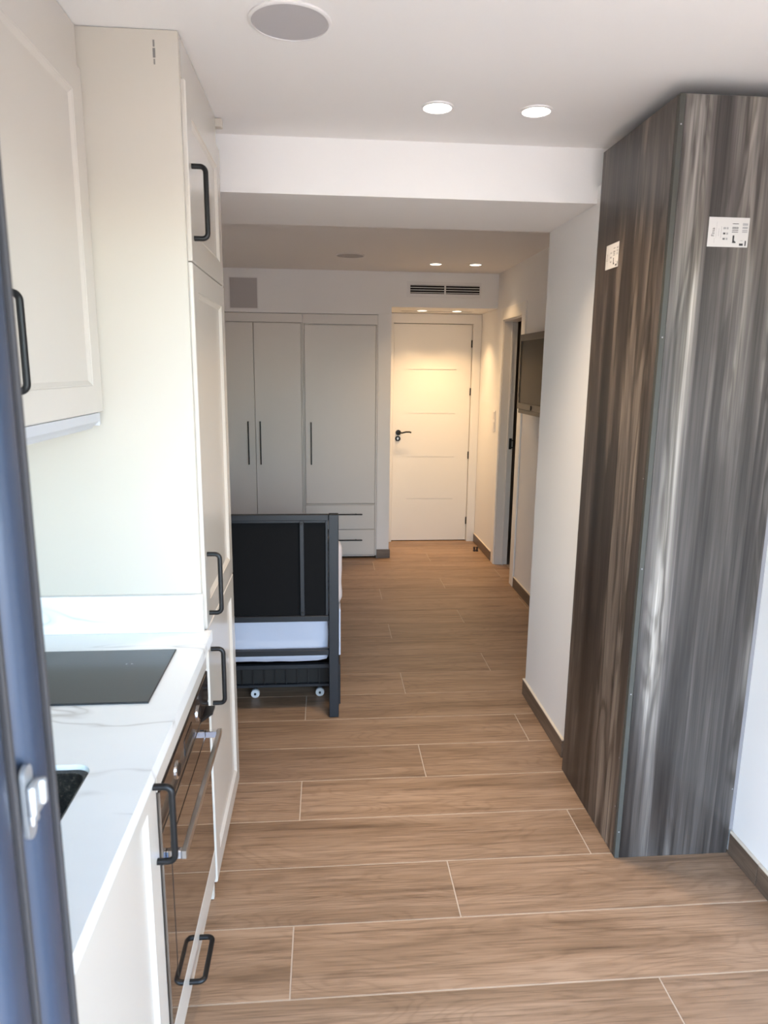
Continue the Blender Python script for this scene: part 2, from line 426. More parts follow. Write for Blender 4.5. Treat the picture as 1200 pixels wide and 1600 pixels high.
# facade with the sliding-door opening, unseen terrace floor and slab added for the light
bm = BM(); box(bm, XL - .3, XW + .6, .36, .66, 2.13, 2.75); box(bm, XW, XW + .6, .36, .66, 0, 2.13); box(bm, XL - .3, XL, .36, .66, 0, 2.13)
struct('wall_front', bm, OUTW, 'rendered facade around the sliding door', 'wall')
struct('floor_terrace', B(-25, 25, -30, .44, -.09, -.03), TERR, 'unseen pale stone terrace outside the sliding door, added to bounce daylight', 'floor')  # ground out of view, added to bounce daylight into the room
struct('terrace_shade_slab', B(-2.2, 4.5, -1.4, .36, 2.40, 2.60), OUTW, 'unseen slab added above the terrace to hold back sky light', 'ceiling')  # overhang out of view, added and sized to cut the high sky

# ------------------------------------------------------------------ floor: slab with every porcelain plank
floor = struct('floor', B(XL, XH + .10, .44, 6.62, -.08, -.0015), GROUT, 'oak look porcelain plank floor with pale grout', 'floor')
ROW0, TW, TL, GAP = 1.5587, .24940, 1.500, .0042
cache = {}
def tile(x0, x1, y0, y1):
    w, h = round(x1 - x0, 3), round(y1 - y0, 3)
    if w < .012 or h < .012: return
    key = (w, h)
    if key not in cache:
        bm = panel(-w / 2, w / 2, -h / 2, h / 2, [(0, -.010), (0, -.0007), (.0009, 0)], fz(0))
        me = bpy.data.meshes.new('tile'); bmesh.ops.recalc_face_normals(bm, faces=bm.faces); bm.to_mesh(me); bm.free(); me.materials.append(TILE); cache[key] = me
    o = bpy.data.objects.new('tile', cache[key]); COL.objects.link(o); o.parent = floor
    o.location = Vector(((x0 + x1) / 2, (y0 + y1) / 2, 0)) - ORG['floor']
for k in range(-5, 21):                      # k = 0: the plank row between Y 1.309 and 1.559
    y1 = ROW0 + TW * k; y0 = y1 - TW
    if y0 > 6.6: break
    xj = (.902 - .0 + .5 * (k % 3)) - 3.0
    xj = {0: .902, 1: -.100, 2: .402}[k % 3] - 3.0
    while xj < XH + .1:
        a, b = max(xj + GAP / 2, XL), min(xj + TL - GAP / 2, XH + (.10 if Y0D < y1 and y0 < Y1D else .0))
        ya, yb_ = max(y0 + GAP / 2, .44), min(y1 - GAP / 2, 6.60)
        if b > a and yb_ > ya: tile(a, b, ya, yb_)
        xj += TL

# ------------------------------------------------------------------ skirting boards of the same tile
def skirting(name, label, runs):
    root = thing(name, label, 'baseboard', runs[0][0:2] + (0,), None, 'structure')
    for (xa, ya, xb, yb_, m, cap) in runs:
        x0, x1, y0, y1 = min(xa, xb), max(xa, xb), min(ya, yb_), max(ya, yb_)
        obj('tile', B(x0, x1, y0, y1, .001, .078, .0008, 1), m, root)
        if cap: obj('edge_trim', B(x0 - .0005, x1 + .0005, y0, y1, .0785, .085, .001, 1), BEIGE, root)
skirting('baseboard_right', 'brown tile skirting under the right wall beside wood column', [(XW - .011, .70, XW - .001, 1.868, TILEBY, True), (XW - .011, 1.871, XW - .001, 2.028, TILEBY, True)])
skirting('baseboard_pillar', 'brown tile skirting along the white pillar', [(XQ - .011, YB - .042, XQ - .001, 3.255, TILEBY, True), (XQ, YB - .042, XQ + .30, YB - .031, TILEB, True), (XQ - .011, 3.256, XQ + .4, 3.266, TILEB, True)])
skirting('baseboard_hall', 'brown tile skirting under hallway wall below television', [(XH - .011, 3.27, XH - .001, 4.20, TILEBY, True), (XH - .011, 4.203, XH - .001, 5.040, TILEBY, True)])
skirting('baseboard_entrance', 'brown tile skirting on right wall beside entrance door', [(XH - .011, 5.80, XH - .001, 6.495, TILEBY, True)])
skirting('baseboard_back', 'brown tile skirting around pier right of wardrobe drawers', [(.442, YF - .011, .559, YF - .001, TILEB, False), (.549, YF, .559, 6.495, TILEBY, False)])

# ------------------------------------------------------------------ entrance door
d2 = thing('door_2', 'white entrance door with four grooves and black lever at hall end', 'door', (1.0, YD, 0), None, 'structure')
xs = [.629, .768, 1.213, 1.349]; zs = [.008, .411, .417, .811, .817, 1.218, 1.224, 1.619, 1.625, 2.027]
obj('leaf', relief(xs, zs, lambda i, j: -.007 if (i == 1 and j in (1, 3, 5, 7)) else 0.0, fy(YD), -.04), DOORW, d2)
fr = BM(); box(fr, .562, .625, YD - .035, YD + .055, 0, 2.032); box(fr, 1.353, XH - .002, YD - .035, YD + .055, 0, 2.032); box(fr, .562, XH - .002, YD - .035, YD + .055, 2.032, ZS - .004)
obj('frame', fr, DOORW, d2)
obj('stop', B(.60, 1.39, YD + .045, YD + .055, 0, 2.05), DARK, d2)
for z in (1.857, 1.424, .832, .199):
    hb = BM(); tube(hb, [(1.351, YD - .006, z - .034), (1.351, YD - .006, z + .034)], .0085, 10); obj('hinge', hb, BLACKM, d2, True)
lv = BM(); disc(lv, (.681, YD - .001, 1.042), .0255, -.010, 28, 'y', .002)
tube(lv, [(.681, YD - .008, 1.042), (.681, YD - .045, 1.042), (.690, YD - .052, 1.042), (.715, YD - .053, 1.044), (.750, YD - .053, 1.052), (.780, YD - .053, 1.052), (.797, YD - .053, 1.046)], .0078, 10)
obj('lever_handle', lv, BLACKM, d2, True)
kh = BM(); disc(kh, (.677, YD - .001, .986), .0255, -.010, 28, 'y', .002); k2 = disc(BM(), (.677, YD - .0115, .988), .009, -.002, 20, 'y')
ks = obj('key_rose', kh, BLACKM, d2, True); box(k2, .6745, .6795, YD - .0135, YD - .0115, .974, .990); obj('cylinder', k2, STEEL, ks)

# ------------------------------------------------------------------ side doorway
d3 = thing('door_3', 'white doorway with architrave, open to dark room right of hall', 'door', (XH, 5.41, 0), None, 'structure')
def arch(name, ya, yb_, za, zb): obj(name, B(XH - .012, XH - .0005, ya, yb_, za, zb, .003, 2), DOORW, d3)
arch('architrave', Y1D - .004, 5.770, 0.001, 2.105); arch('architrave', 5.046, Y0D + .004, 0.001, 2.105); arch('architrave', Y0D + .004, Y1D - .004, ZD - .006, 2.105)
jb = BM(); box(jb, XH, XH + .108, Y1D - .018, Y1D, .001, ZD); box(jb, XH + .060, XH + .072, Y1D - .030, Y1D - .018, .001, ZD - .018)
obj('jamb', jb, WARD, d3)
jb = BM(); box(jb, XH, XH + .108, Y0D, Y0D + .018, .001, ZD); obj('jamb', jb, WARD, d3)
obj('head_jamb', B(XH, XH + .108, Y0D + .018, Y1D - .018, ZD - .018, ZD), WARD, d3)
sp_ = BM(); box(sp_, XH + .078, XH + .102, Y1D - .0225, Y1D - .0185, .985, 1.075, .0015, 1)
tube(sp_, [(XH + .100, Y1D - .021, 1.000), (XH + .118, Y1D - .026, 1.000), (XH + .118, Y1D - .026, 1.058), (XH + .100, Y1D - .021, 1.058)], .006, 8)
obj('strike_plate', sp_, BLACKM, d3, True)

# ------------------------------------------------------------------ sliding door at the camera's left
d1 = thing('door_1', 'anthracite aluminium sliding door leaves stacked at left with zinc latch keeper', 'door', (-.30, .58, 0), None, 'structure')
for (ya, yb_, nm) in ((.520, .576, 'outer'), (.599, .658, 'inner')):
    st = obj('stile', B(-.345, -.270, ya, yb_, .012, 2.12, .020, 6), ALU, d1, True)
    obj('seal', B(-.300, -.2695, yb_ - .004, yb_ + .003, .012, 2.12, .001, 1), ALUD, st)
    obj('glass_pane', B(XL + .06, -.343, (ya + yb_) / 2 - .008, (ya + yb_) / 2 + .008, .09, 2.05), PGLASS, d1)
    rl = BM(); box(rl, XL + .06, -.343, ya + .006, yb_ - .006, .012, .09); box(rl, XL + .06, -.343, ya + .006, yb_ - .006, 2.05, 2.12); box(rl, XL + .005, XL + .06, ya + .004, yb_ - .004, .012, 2.12)
    obj('rail', rl, ALU, d1)
obj('gap_seal', B(-.335, -.281, .574, .601, .012, 2.12), ALUD, d1)
obj('outer_frame', B(-.40, -.279, .455, .512, -.02, 2.13, .004, 2), ALUD, d1)
tr = BM(); box(tr, XL + .002, XW - .002, .455, .66, -.028, .010); obj('track', tr, ALU, d1)
kp = BM(); pl = rrect(.586, .604, 1.196, 1.268, .0085, 6)
loft(kp, [[(-.272, y, z) for y, z in pl], [(-.2675, y, z) for y, z in pl]])
kpo = obj('latch_keeper', kp, ZINC, d1, True)
obj('hook', B(-.2674, -.2590, .584, .603, 1.222, 1.252, .003, 3), ZINC, kpo, True)
obj('hook_lip', B(-.2674, -.2555, .5975, .6065, 1.226, 1.2515, .003, 3), ZINC, kpo, True)
obj('hook_base', B(-.2674, -.2620, .586, .600, 1.212, 1.2225, .002, 2), ZINC, kpo, True)

# ------------------------------------------------------------------ tall kitchen unit
tall = thing('tall_cabinet', 'tall cream kitchen cabinet reaching the ceiling right of the worktop', 'cabinet', (-.67, 2.23, 0))
XF, XS = XD - .019, XD - .0085
obj('side_panel', B(XL + .002, XS, YT, YT + .018, .002, H - .0015, .0008, 1), LACQM, tall)
bc = BM(); box(bc, XL + .002, XF - .004, YT + .0185, YT2 - .0185, .10, H - .01); obj('carcass', bc, LACQM, tall)
obj('end_panel', B(XL + .002, XF - .001, YT2 - .018, YT2, .002, H - .0015, .001, 1), LACQM, tall)
obj('plinth', B(XL + .002, XF - .05, YT + .0185, YT2 - .0185, .001, .10), LACQM, tall)
obj('filler', B(XF - .001, XS, YT + .0185, YT2, 2.3235, H - .0015, .0008, 1), LACQ, tall)
XTD = XD + .0015
for z0, z1, hz in ((1.8895, 2.318, (1.952, 2.129)), (.880, 1.8865, (.915, 1.092)), (.048, .877, (.629, .802))):
    dr = obj('door', shaker(YT + .0190, YT2 - .0015, z0, z1, fx(XTD)), LACQ, tall)
    obj('handle', d_handle((XTD - .0005, 1.992, hz[0]), (XTD - .0005, 1.992, hz[1]), (1, 0, 0)), BLACKM, dr, True)
sc = BM()
for z0, z1, w in ((2.340, 2.352, .0018), (2.355, 2.376, .0030), (2.379, 2.394, .0022)): box(sc, -.4085 - w, -.4085 + w, YT - .0006, YT + .0002, z0, z1)
obj('scuff_mark', sc, mat('grey_scuff', (.20, .19, .18), .8), tall)
obj('hinge_cover', B(XD - .03, XD + .012, YT2 + .001, YT2 + .030, H - .030, H - .004, .002, 1), LACQM, tall)

# ------------------------------------------------------------------ wall cabinets and extractor
XC = -.583
def wall_cab(name, label, y0, y1, handle_y):
    w = thing(name, label, 'cabinet', (-.79, (y0 + y1) / 2, 1.502))
    obj('carcass', B(XL + .002, XC - .021, y0 + .001, y1 - .001, 1.504, 2.3235), LACQM, w)
    obj('filler', B(XL + .10, XC - .008, y0 + .001, y1 - .001, 2.3245, H - .002), LACQ, w)
    dr = obj('door', shaker(y0 + .0015, y1 - .0015, 1.502, 2.3225, fx(XC)), LACQ, w)
    obj('handle', d_handle((XC - .0005, handle_y, 1.572), (XC - .0005, handle_y, 1.748), (1, 0, 0)), BLACKM, dr, True)
wall_cab('wall_cabinet', 'cream wall cabinet above the hob touching the tall cabinet', 1.330, 1.927, 1.366)
wall_cab('wall_cabinet', 'cream wall cabinet nearest the sliding door, above the sink', .740, 1.326, .80)
hd = thing('extractor_hood', 'slim grey pull-out extractor hood under the wall cabinet', 'hood', (-.75, 1.63, 1.50))
obj('body', B(XL + .01, -.62, 1.36, 1.91, 1.478, 1.5025), HOODG, hd)
pf = BM(); sec = [(-.655, 1.458), (-.612, 1.458), (-.603, 1.468), (-.590, 1.478), (-.588, 1.500), (-.655, 1.500)]
loft(pf, [[(x, 1.355, z) for x, z in sec], [(x, 1.908, z) for x, z in sec]]); obj('pull_out_front', pf, HOODG, hd)
obj('end_cap', B(-.650, -.590, 1.9085, 1.919, 1.466, 1.5015, .003, 2), HOODG, hd)

# ------------------------------------------------------------------ worktop, upstand, hob, sink
XWT, ZW, ZU = -.324, .885, .853
wt = thing('worktop', 'white veined quartz worktop with sink cut-out in front of sliding door', 'worktop', (-.66, 1.31, ZU))
hole = rrect(-.83, -.437, .840, 1.241, .030, 6)
top = prism_hole(BM(), [(XL + .002, .675), (XWT, .675), (XWT, YT - .0015), (XL + .002, YT - .0015)], hole[::-1], ZU, ZW)
obj('slab', top, MARB, wt)
up = BM(); box(up, XL + .002, XD - .003, YT - .0165, YT - .0015, ZW + .0003, .994, .001, 1); obj('upstand', up, MARB, wt)
up = BM(); box(up, XL + .002, XL + .017, .675, YT - .018, ZW + .0003, .994, .001, 1); obj('upstand', up, MARB, wt)
hob = thing('hob', 'black glass induction hob set into the white worktop', 'hob', (-.65, 1.63, ZW))
obj('glass', panel(-.915, -.3945, 1.4825, 1.784, [(0, .0006), (0, .0034), (.0015, .0048)], fz(ZW)), HOBG, hob)
for x in (-.500, -.487): obj('touch_mark', B(x, x + .004, 1.690, 1.694, ZW + .0049, ZW + .0051), INKG, hob)
sink = thing('sink', 'dark speckled granite sink bowl sunk below the worktop', 'sink', (-.63, 1.04, .66))
i0 = rrect(-.8285, -.4385, .8415, 1.2395, .0295, 6); i1 = rrect(-.820, -.447, .850, 1.231, .026, 6); i2 = rrect(-.805, -.462, .866, 1.215, .05, 6)
bw = BM(); loft(bw, [[(x, y, ZW - .010) for x, y in i0], [(x, y, .64) for x, y in i0]], False, True)
loft(bw, [[(x, y, ZW - .010) for x, y in i0], [(x, y, ZW - .0115) for x, y in i1], [(x, y, .70) for x, y in i1], [(x, y, .665) for x, y in i2]], False, True)
obj('bowl', bw, SINKM, sink, True)
obj('drain', disc(BM(), (-.63, 1.04, .6655), .045, .003, 28, 'z', .001), STEEL, sink)

# ------------------------------------------------------------------ sink base cabinet
sb = thing('base_cabinet', 'cream sink base cabinet with black handle below the worktop', 'cabinet', (-.67, 1.0, 0))
cb = BM(); box(cb, XL + .002, XF - .002, .690, .706, .10, ZU - .002); box(cb, XL + .002, XF - .002, 1.3005, 1.316, .10, ZU - .002); box(cb, XL + .002, XF - .002, .706, 1.3005, .10, .116)
box(cb, XF - .08, XF - .002, .706, 1.3005, .822, ZU - .002)
obj('carcass', cb, LACQM, sb); obj('plinth', B(XL + .002, XF - .05, .69, 1.316, .001, .10), LACQM, sb)
dr = obj('door', shaker(.692, 1.3000, .082, .848, fx(XD)), LACQ, sb)
obj('handle', d_handle((XD - .0005, 1.281, .640), (XD - .0005, 1.281, .807), (1, 0, 0)), BLACKM, dr, True)
obj('edge_strip', B(XF - .010, XD - .004, 1.302, 1.3155, .082, .848, .001, 1), LACQ, sb)

# ------------------------------------------------------------------ oven and its cabinet
oc = thing('oven_cabinet', 'cream built-in oven housing with low drawer under the oven', 'cabinet', (-.67, 1.62, 0))
cb = BM(); box(cb, XL + .002, XF - .002, 1.3175, 1.324, .10, ZU - .002); box(cb, XL + .002, XF - .002, 1.921, 1.928, .10, ZU - .002); box(cb, XL + .002, XF - .002, 1.324, 1.921, .165, .176)
obj('carcass', cb, LACQM, oc); obj('plinth', B(XL + .002, XF - .05, 1.3175, 1.928, .001, .10), LACQM, oc)
obj('top_rail', B(XF - .02, XD - .002, 1.3185, 1.9275, .770, ZU - .002, .001, 1), LACQ, oc)
dr = obj('drawer', slab(1.3185, 1.9275, .082, .1795, fx(XD), b=.0025), LACQ, oc)
obj('handle', d_handle((XD - .0005, 1.508, .124), (XD - .0005, 1.648, .124), (1, 0, 0)), BLACKM, dr, True)
ov = thing('oven', 'built-in oven with dark mirror glass door and steel bar handle', 'oven', (-.66, 1.62, .19))
obj('body', B(-.92, XF - .0045, 1.330, 1.916, .184, .764), BLACKM, ov)
cp_ = obj('control_panel', slab(1.3265, 1.9200, .6755, .7655, fx(XD + .001), .02, .002), mat('brown_black_panel', (.030, .020, .016), .10, spec=.6, coat=.6), ov)
for y, z in ((1.487, .719), (1.757, .719)):
    kb = BM(); lathe(kb, (XD + .001, y, z), [(.0215, .0), (.0215, .0028), (.0195, .0042), (.0165, .0042)], 32, 'x'); k_ = obj('knob', kb, CHROME, cp_, True)
    obj('knob_face', disc(BM(), (XD + .0048, y, z), .0155, .0012, 28, 'x', .001), BLACKM, k_, True)
obj('display', B(XD + .0012, XD + .0022, 1.575, 1.670, .700, .740), mat('display_glass', (.008, .008, .009), .03, spec=.7), cp_)
dg = obj('door', slab(1.3265, 1.9200, .184, .6705, fx(XD + .001), .02, .002), GLASSB, ov)
obj('window', slab(1.395, 1.850, .255, .600, fx(XD + .0022), .001, .0004), GLASSW, dg)
obj('side_trim', B(XD - .02, XD + .0012, 1.3245, 1.3263, .184, .765), STEEL, ov)
hb = BM(); box(hb, XD + .033, XD + .044, 1.345, 1.868, .594, .613, .0012, 1)
hnd = obj('bar_handle', hb, STEEL, dg)
for y in (1.351, 1.853): obj('handle_post', B(XD + .0012, XD + .0325, y - .005, y + .009, .594, .613, .001, 1), CHROME, hnd)
tb = BM(); loft(tb, [[(XD + .0015, 1.80, .668), (XD + .0015, 1.88, .668), (XD + .0015, 1.88, .676), (XD + .0015, 1.80, .676)], [(XD + .026, 1.838, .671), (XD + .026, 1.878, .671), (XD + .026, 1.878, .678), (XD + .026, 1.838, .678)]])
obj('latch_tab', tb, BLACKM, ov)

# ------------------------------------------------------------------ wood column
XP, YP, YP2, ZP = .972, 2.030, 2.572, 2.368
wc = thing('wood_column', 'tall boxed column of grey wood laminate panels against right wall', 'column', (1.18, 2.30, 0))
obj('front_panel', B(XP + .016, XW - .014, YP, YP + .016, .001, ZP, .0008, 1), LAMF, wc)
obj('edge_strip', B(XP, XP + .0155, YP, YP + .016, .001, ZP, .0008, 1), EDGE, wc)
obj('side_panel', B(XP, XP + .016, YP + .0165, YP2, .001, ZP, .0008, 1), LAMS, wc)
obj('wall_batten', B(XW - .0135, XW - .0015, YP + .001, YP + .018, .090, ZP), mat('pale_grey_batten', (.22, .21, .22), .5), wc)
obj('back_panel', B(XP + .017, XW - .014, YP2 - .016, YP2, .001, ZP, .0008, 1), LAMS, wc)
for (x, y, z, ax) in ((XP + .008, YP, 1.72, 'y'), (XP + .008, YP, 1.02, 'y'), (XP + .008, YP, .60, 'y'), (XP + .008, YP, .10, 'y'), (XP + .008, YP, 2.29, 'y'), (XW - .020, YP, .245, 'y'), (XP, YP + .026, 1.30, 'x'), (XP, YP + .026, .18, 'x'), (XP, YP + .026, .36, 'x')):
    obj('screw_cap', disc(BM(), (x - (0 if ax == 'y' else .0002), y - (.0002 if ax == 'y' else 0), z), .0022, -.0006, 10, ax), INKG, wc)
def sticker(x0, x1, z0, z1, fn, flip, word):
    """product sticker; its print runs up the panel (turned a quarter left)"""
    ww, hh = x1 - x0, z1 - z0
    P = lambda a, b, d: fn(x0 + (1 - a if flip else a) * ww, z0 + b * hh, d)
    bm = BM(); loft(bm, [[P(0, 0, .0002), P(1, 0, .0002), P(1, 1, .0002), P(0, 1, .0002)], [P(0, 0, .0007), P(1, 0, .0007), P(1, 1, .0007), P(0, 1, .0007)]])
    st = obj('sticker', bm, PAPER, wc)
    dk, gr = BM(), BM()
    def q(b, a0, a1, c0, c1): loft(b, [[P(a0, c0, .0008), P(a1, c0, .0008), P(a1, c1, .0008), P(a0, c1, .0008)], [P(a0, c0, .0010), P(a1, c0, .0010), P(a1, c1, .0010), P(a0, c1, .0010)]])
    for c in (.50, .56, .62, .66, .78): q(dk, .585, .735, c, c + .020)                 # bar code
    for c in (.50, .555, .63, .66, .74, .78): q(gr, .835, .965, c, c + .034)           # second code block
    q(dk, .612, .655, .14, .40); q(dk, .655, .70, .14, .19); q(dk, .655, .672, .19, .22)   # large angled mark
    q(dk, .79, .885, .055, .13); q(dk, .925, .955, .05, .225); q(gr, .81, .87, .215, .235)
    for c in (.24, .42, .60): q(gr, .365, .43, c, c + .07); q(gr, .45, .49, c, c + .07)    # small symbols
    q(dk, .375, .42, .43, .48); q(dk, .375, .415, .25, .29)
    q(gr, .196, .200, .30, .84); q(gr, .255, .262, .36, .63); q(gr, .315, .322, .30, .70); q(gr, .16, .165, .12, .30)
    obj('print', dk, INK, st); obj('print', gr, INKG, st)
    cu = bpy.data.curves.new('lettering', 'FONT'); cu.body = word; cu.size = 1.0; cu.extrude = 0.0; cu.resolution_u = 3
    to = bpy.data.objects.new('lettering_tmp', cu); COL.objects.link(to)
    dg_ = bpy.context.evaluated_depsgraph_get(); me = bpy.data.meshes.new_from_object(to.evaluated_get(dg_))
    bpy.data.objects.remove(to, do_unlink=True)
    t = bmesh.new(); t.from_mesh(me); bpy.data.meshes.remove(me)
    lx = max(v.co.x for v in t.verts); ly = max(v.co.y for v in t.verts)
    for v in t.verts:                      # text x runs up, text y runs left
        b_ = .345 + v.co.x / lx * .295; a_ = .155 - v.co.y / ly * .075
        v.co = Vector(P(a_, b_, .0011))
    obj('lettering', t, INK, st)
sticker(1.0875, 1.208, 1.9735, 2.053, fy(YP), False, 'Finsa')
sticker(2.3755, 2.4815, 1.964, 2.0435, fxn(XP), True, 'Finsa')

# ------------------------------------------------------------------ wardrobes
FW = fy(YF)
def bar_handle(parent, x0, x1, z0, z1):
    vert = (z1 - z0) > (x1 - x0); bm = B(x0, x1, YF - .032, YF - .022, z0, z1, .001, 1)
    h = obj('bar_handle', bm, BLACKM, parent)
    for t in (.15, .85):
        x, z = x0 + (x1 - x0) * (.5 if vert else t), z0 + (z1 - z0) * (t if vert else .5)
        obj('post', B(x - .004, x + .004, YF - .0215, YF - .0003, z - .004, z + .004), BLACKM, h)
wa = thing('wardrobe', 'greige built-in wardrobe with paired doors behind the bed', 'wardrobe', (-.585, 6.2, 0))
cb = BM(); box(cb, -.992, -.1800, YF + .026, 6.54, .025, 1.985); obj('carcass', cb, WARD, wa)
fr = BM(); box(fr, -.996, -.974, YF + .002, YF + .026, .025, 2.054); box(fr, -.1900, -.1800, YF, YF + .026, .025, 1.9855); box(fr, -.974, -.1800, YF, YF + .026, 1.9855, 2.054); obj('frame', fr, WARD, wa)
dA = obj('door', slab(-.9715, -.5785, .030, 1.9795, FW), WARD, wa); dB = obj('door', slab(-.5750, -.1935, .030, 1.9795, FW), WARD, wa)
bar_handle(dA, -.6385, -.6285, .826, 1.186); bar_handle(dB, -.5395, -.5295, .826, 1.186)
obj('plinth', B(-.992, -.1800, YF + .05, YF + .06, .001, .025), DARK, wa)  # black strip: the shadow gap under the doors put in as colour
wb = thing('wardrobe', 'greige wardrobe with one door over two drawers, next to the white pier', 'wardrobe', (.13, 6.2, 0))
cb = BM(); box(cb, -.1775, .436, YF + .026, 6.54, .025, 1.985); obj('carcass', cb, WARD, wb)
fr = BM(); box(fr, -.1775, -.1700, YF, YF + .026, .025, 1.9780); box(fr, .4265, .4380, YF, YF + .026, .025, 1.9780); box(fr, -.1775, .4380, YF, YF + .026, 1.9780, 2.054)
box(fr, -.1700, .4265, YF + .001, YF + .026, .4755, .4830); box(fr, -.1700, .4265, YF + .001, YF + .026, .018, .0280); obj('frame', fr, WARD, wb)
dC = obj('door', slab(-.1640, .4225, .4865, 1.9690, FW), WARD, wb); bar_handle(dC, -.1200, -.1100, .824, 1.180)
for z0, z1, hz in ((.2590, .4725, .394), (.0310, .2550, .166)):
    dw = obj('drawer', slab(-.1660, .4225, z0, z1, FW), WARD, wb); bar_handle(dw, -.05, .316, hz - .005, hz + .005)
obj('plinth', B(-.1775, .436, YF + .05, YF + .06, .001, .018), DARK, wb)  # shade below the drawers painted as a black strip

# ------------------------------------------------------------------ bed, trundle, bedding
XB0, XB1, YBD = -.935, .058, 3.072
bed = thing('bed_frame', 'black steel single bed seen from its tall dark headboard', 'bed', (-.44, 4.05, 0))
for x in (XB0, XB1 - .045):
    for y in (YBD, 5.06): obj('post', B(x, x + .045, y, y + .045, .001, .981 if y < 4 else .45, .003, 2), BEDM, bed)
def rail(name, z0, z1, y=YBD + .008, d=.028): obj(name, B(XB0 + .045, XB1 - .045, y, y + d, z0, z1, .002, 1), BEDM, bed)
rail('headboard_rail', .953, .980); rail('headboard_rail', .478, .505); rail('headboard_rail', .312, .337); rail('footboard_rail', .41, .44, 5.07); rail('footboard_rail', .31, .337, 5.07)
hp = obj('headboard_panel', B(XB0 + .047, XB1 - .047, YBD + .026, YBD + .036, .506, .952), BEDP, bed)
for x in (-.117, -.79):
    s_ = obj('headboard_slat', B(x, x + .020, YBD + .012, YBD + .0255, .505, .953, .002, 1), BEDM, bed)
    for z in (.520, .938): obj('bolt', disc(BM(), (x + .010, YBD + .0118, z), .006, -.003, 12, 'y', .001), BLACKM, s_)
obj('panel_edge', B(XB1 - .058, XB1 - .048, YBD + .016, YBD + .0255, .506, .952), BEDM, bed)
obj('panel_edge', B(XB0 + .05, XB1 - .06, YBD + .018, YBD + .0255, .942, .952), BEDM, bed)
for x in (XB0 + .008, XB1 - .036): obj('side_rail', B(x, x + .028, YBD + .046, 5.059, .25, .285, .002, 1), BEDM, bed)
for k in range(9): obj('slat', B(XB0 + .037, XB1 - .037, 3.25 + .2 * k, 3.30 + .2 * k, .232, .240), BEDM, bed)
def cushion(x0, x1, y0, y1, z0, z1, r, nx, ny, nz, amp, seed, rough_z=0.0):
    """rounded, slightly creased block"""
    bm = BM(); bmesh.ops.create_cube(bm, size=1.0); bmesh.ops.subdivide_edges(bm, edges=bm.edges[:], cuts=14, use_grid_fill=True)
    rnd = random.Random(seed); ph = [rnd.uniform(0, 6) for _ in range(6)]
    hx, hy, hz = (x1 - x0) / 2, (y1 - y0) / 2, (z1 - z0) / 2
    for v in bm.verts:
        p = Vector((v.co.x * 2 * hx, v.co.y * 2 * hy, v.co.z * 2 * hz))
        c = Vector((max(-hx + r, min(hx - r, p.x)), max(-hy + r, min(hy - r, p.y)), max(-hz + r, min(hz - r, p.z))))
        d = p - c
        if d.length > 1e-6: p = c + d.normalized() * min(r, d.length)
        w = amp * (math.sin(p.x * 13 + ph[0] + p.z * 30) + math.sin(p.y * 9 + ph[1]) + .7 * math.sin(p.x * 41 + p.z * 55 + ph[2]))
        n_ = (d.normalized() if d.length > 1e-6 else Vector((0, 0, 0)))
        v.co = p + n_ * w * .5 + Vector(((x0 + x1) / 2, (y0 + y1) / 2, (z0 + z1) / 2))
    return bm
mt = obj('mattress', cushion(XB0 + .045, XB1 - .038, YBD + .050, 5.04, .252, .515, .045, 1, 1, 1, .0034, 3), SHEET, None, True)
tag(mt, 'white mattress showing between the lower rails of black bed', 'mattress')
bd = obj('pillow', cushion(XB1 - .62, XB1 + .018, YBD + .055, YBD + .175, .520, .850, .055, 1, 1, 1, .003, 8), mat('pale_blush_bedding', (.56, .50, .49), .95), None, True)
tag(bd, 'pale pillow stood against headboard, a sliver of it past the right bed post', 'pillow')
sk = obj('hanging_sheet', B(XB1 + .001, XB1 + .010, 3.13, 4.6, .29, .52, .003, 2), SHEET, None); tag(sk, 'white sheet edge hanging down behind the right bed post', 'sheet')
tu = thing('trundle_bed', 'low black trundle on casters pushed under the bed', 'trundle', (-.44, 4.1, 0))
XT0, XT1, YT0 = -.915, .048, 3.195
fr = BM(); box(fr, XT0, XT1, YT0, YT0 + .025, .196, .218, .002, 1); box(fr, XT0, XT1, YT0, YT0 + .025, .102, .116, .002, 1); box(fr, XT0, XT0 + .025, YT0 + .026, 5.0, .10, .218); box(fr, XT0, XT1, 5.0, 5.025, .10, .218)
obj('frame', fr, BEDM, tu)
obj('mesh_base', B(XT0 + .026, XT1, YT0 + .03, 4.99, .120, .128), BEDP, tu)
for k in range(18): obj('front_bar', B(XT0 + .03 + k * .053, XT0 + .035 + k * .053, YT0 + .008, YT0 + .013, .1165, .1955), BLACKM, tu)
obj('back_cloth', B(XT0 + .02, XT1 - .03, YT0 + .018, YT0 + .022, .1165, .1955), DARK, tu)
obj('side_panel', B(XT1, XT1 + .020, YT0 - .010, 5.0, .012, .218, .002, 1), BEDM, tu)
for x in (-.355, -.033, -.80):
    cs = BM(); lathe(cs, (x, 3.305, .0225), [(.009, -.010), (.020, -.010), (.022, -.007), (.022, .007), (.020, .010), (.009, .010)], 24, 'y')
    c_ = obj('caster', cs, WHEEL, tu, True); ax = disc(BM(), (x, 3.291, .0225), .006, .028, 16, 'y')
    box(ax, x - .010, x + .010, 3.3165, 3.321, .022, .119); obj('caster_fork', ax, BEDM, c_)

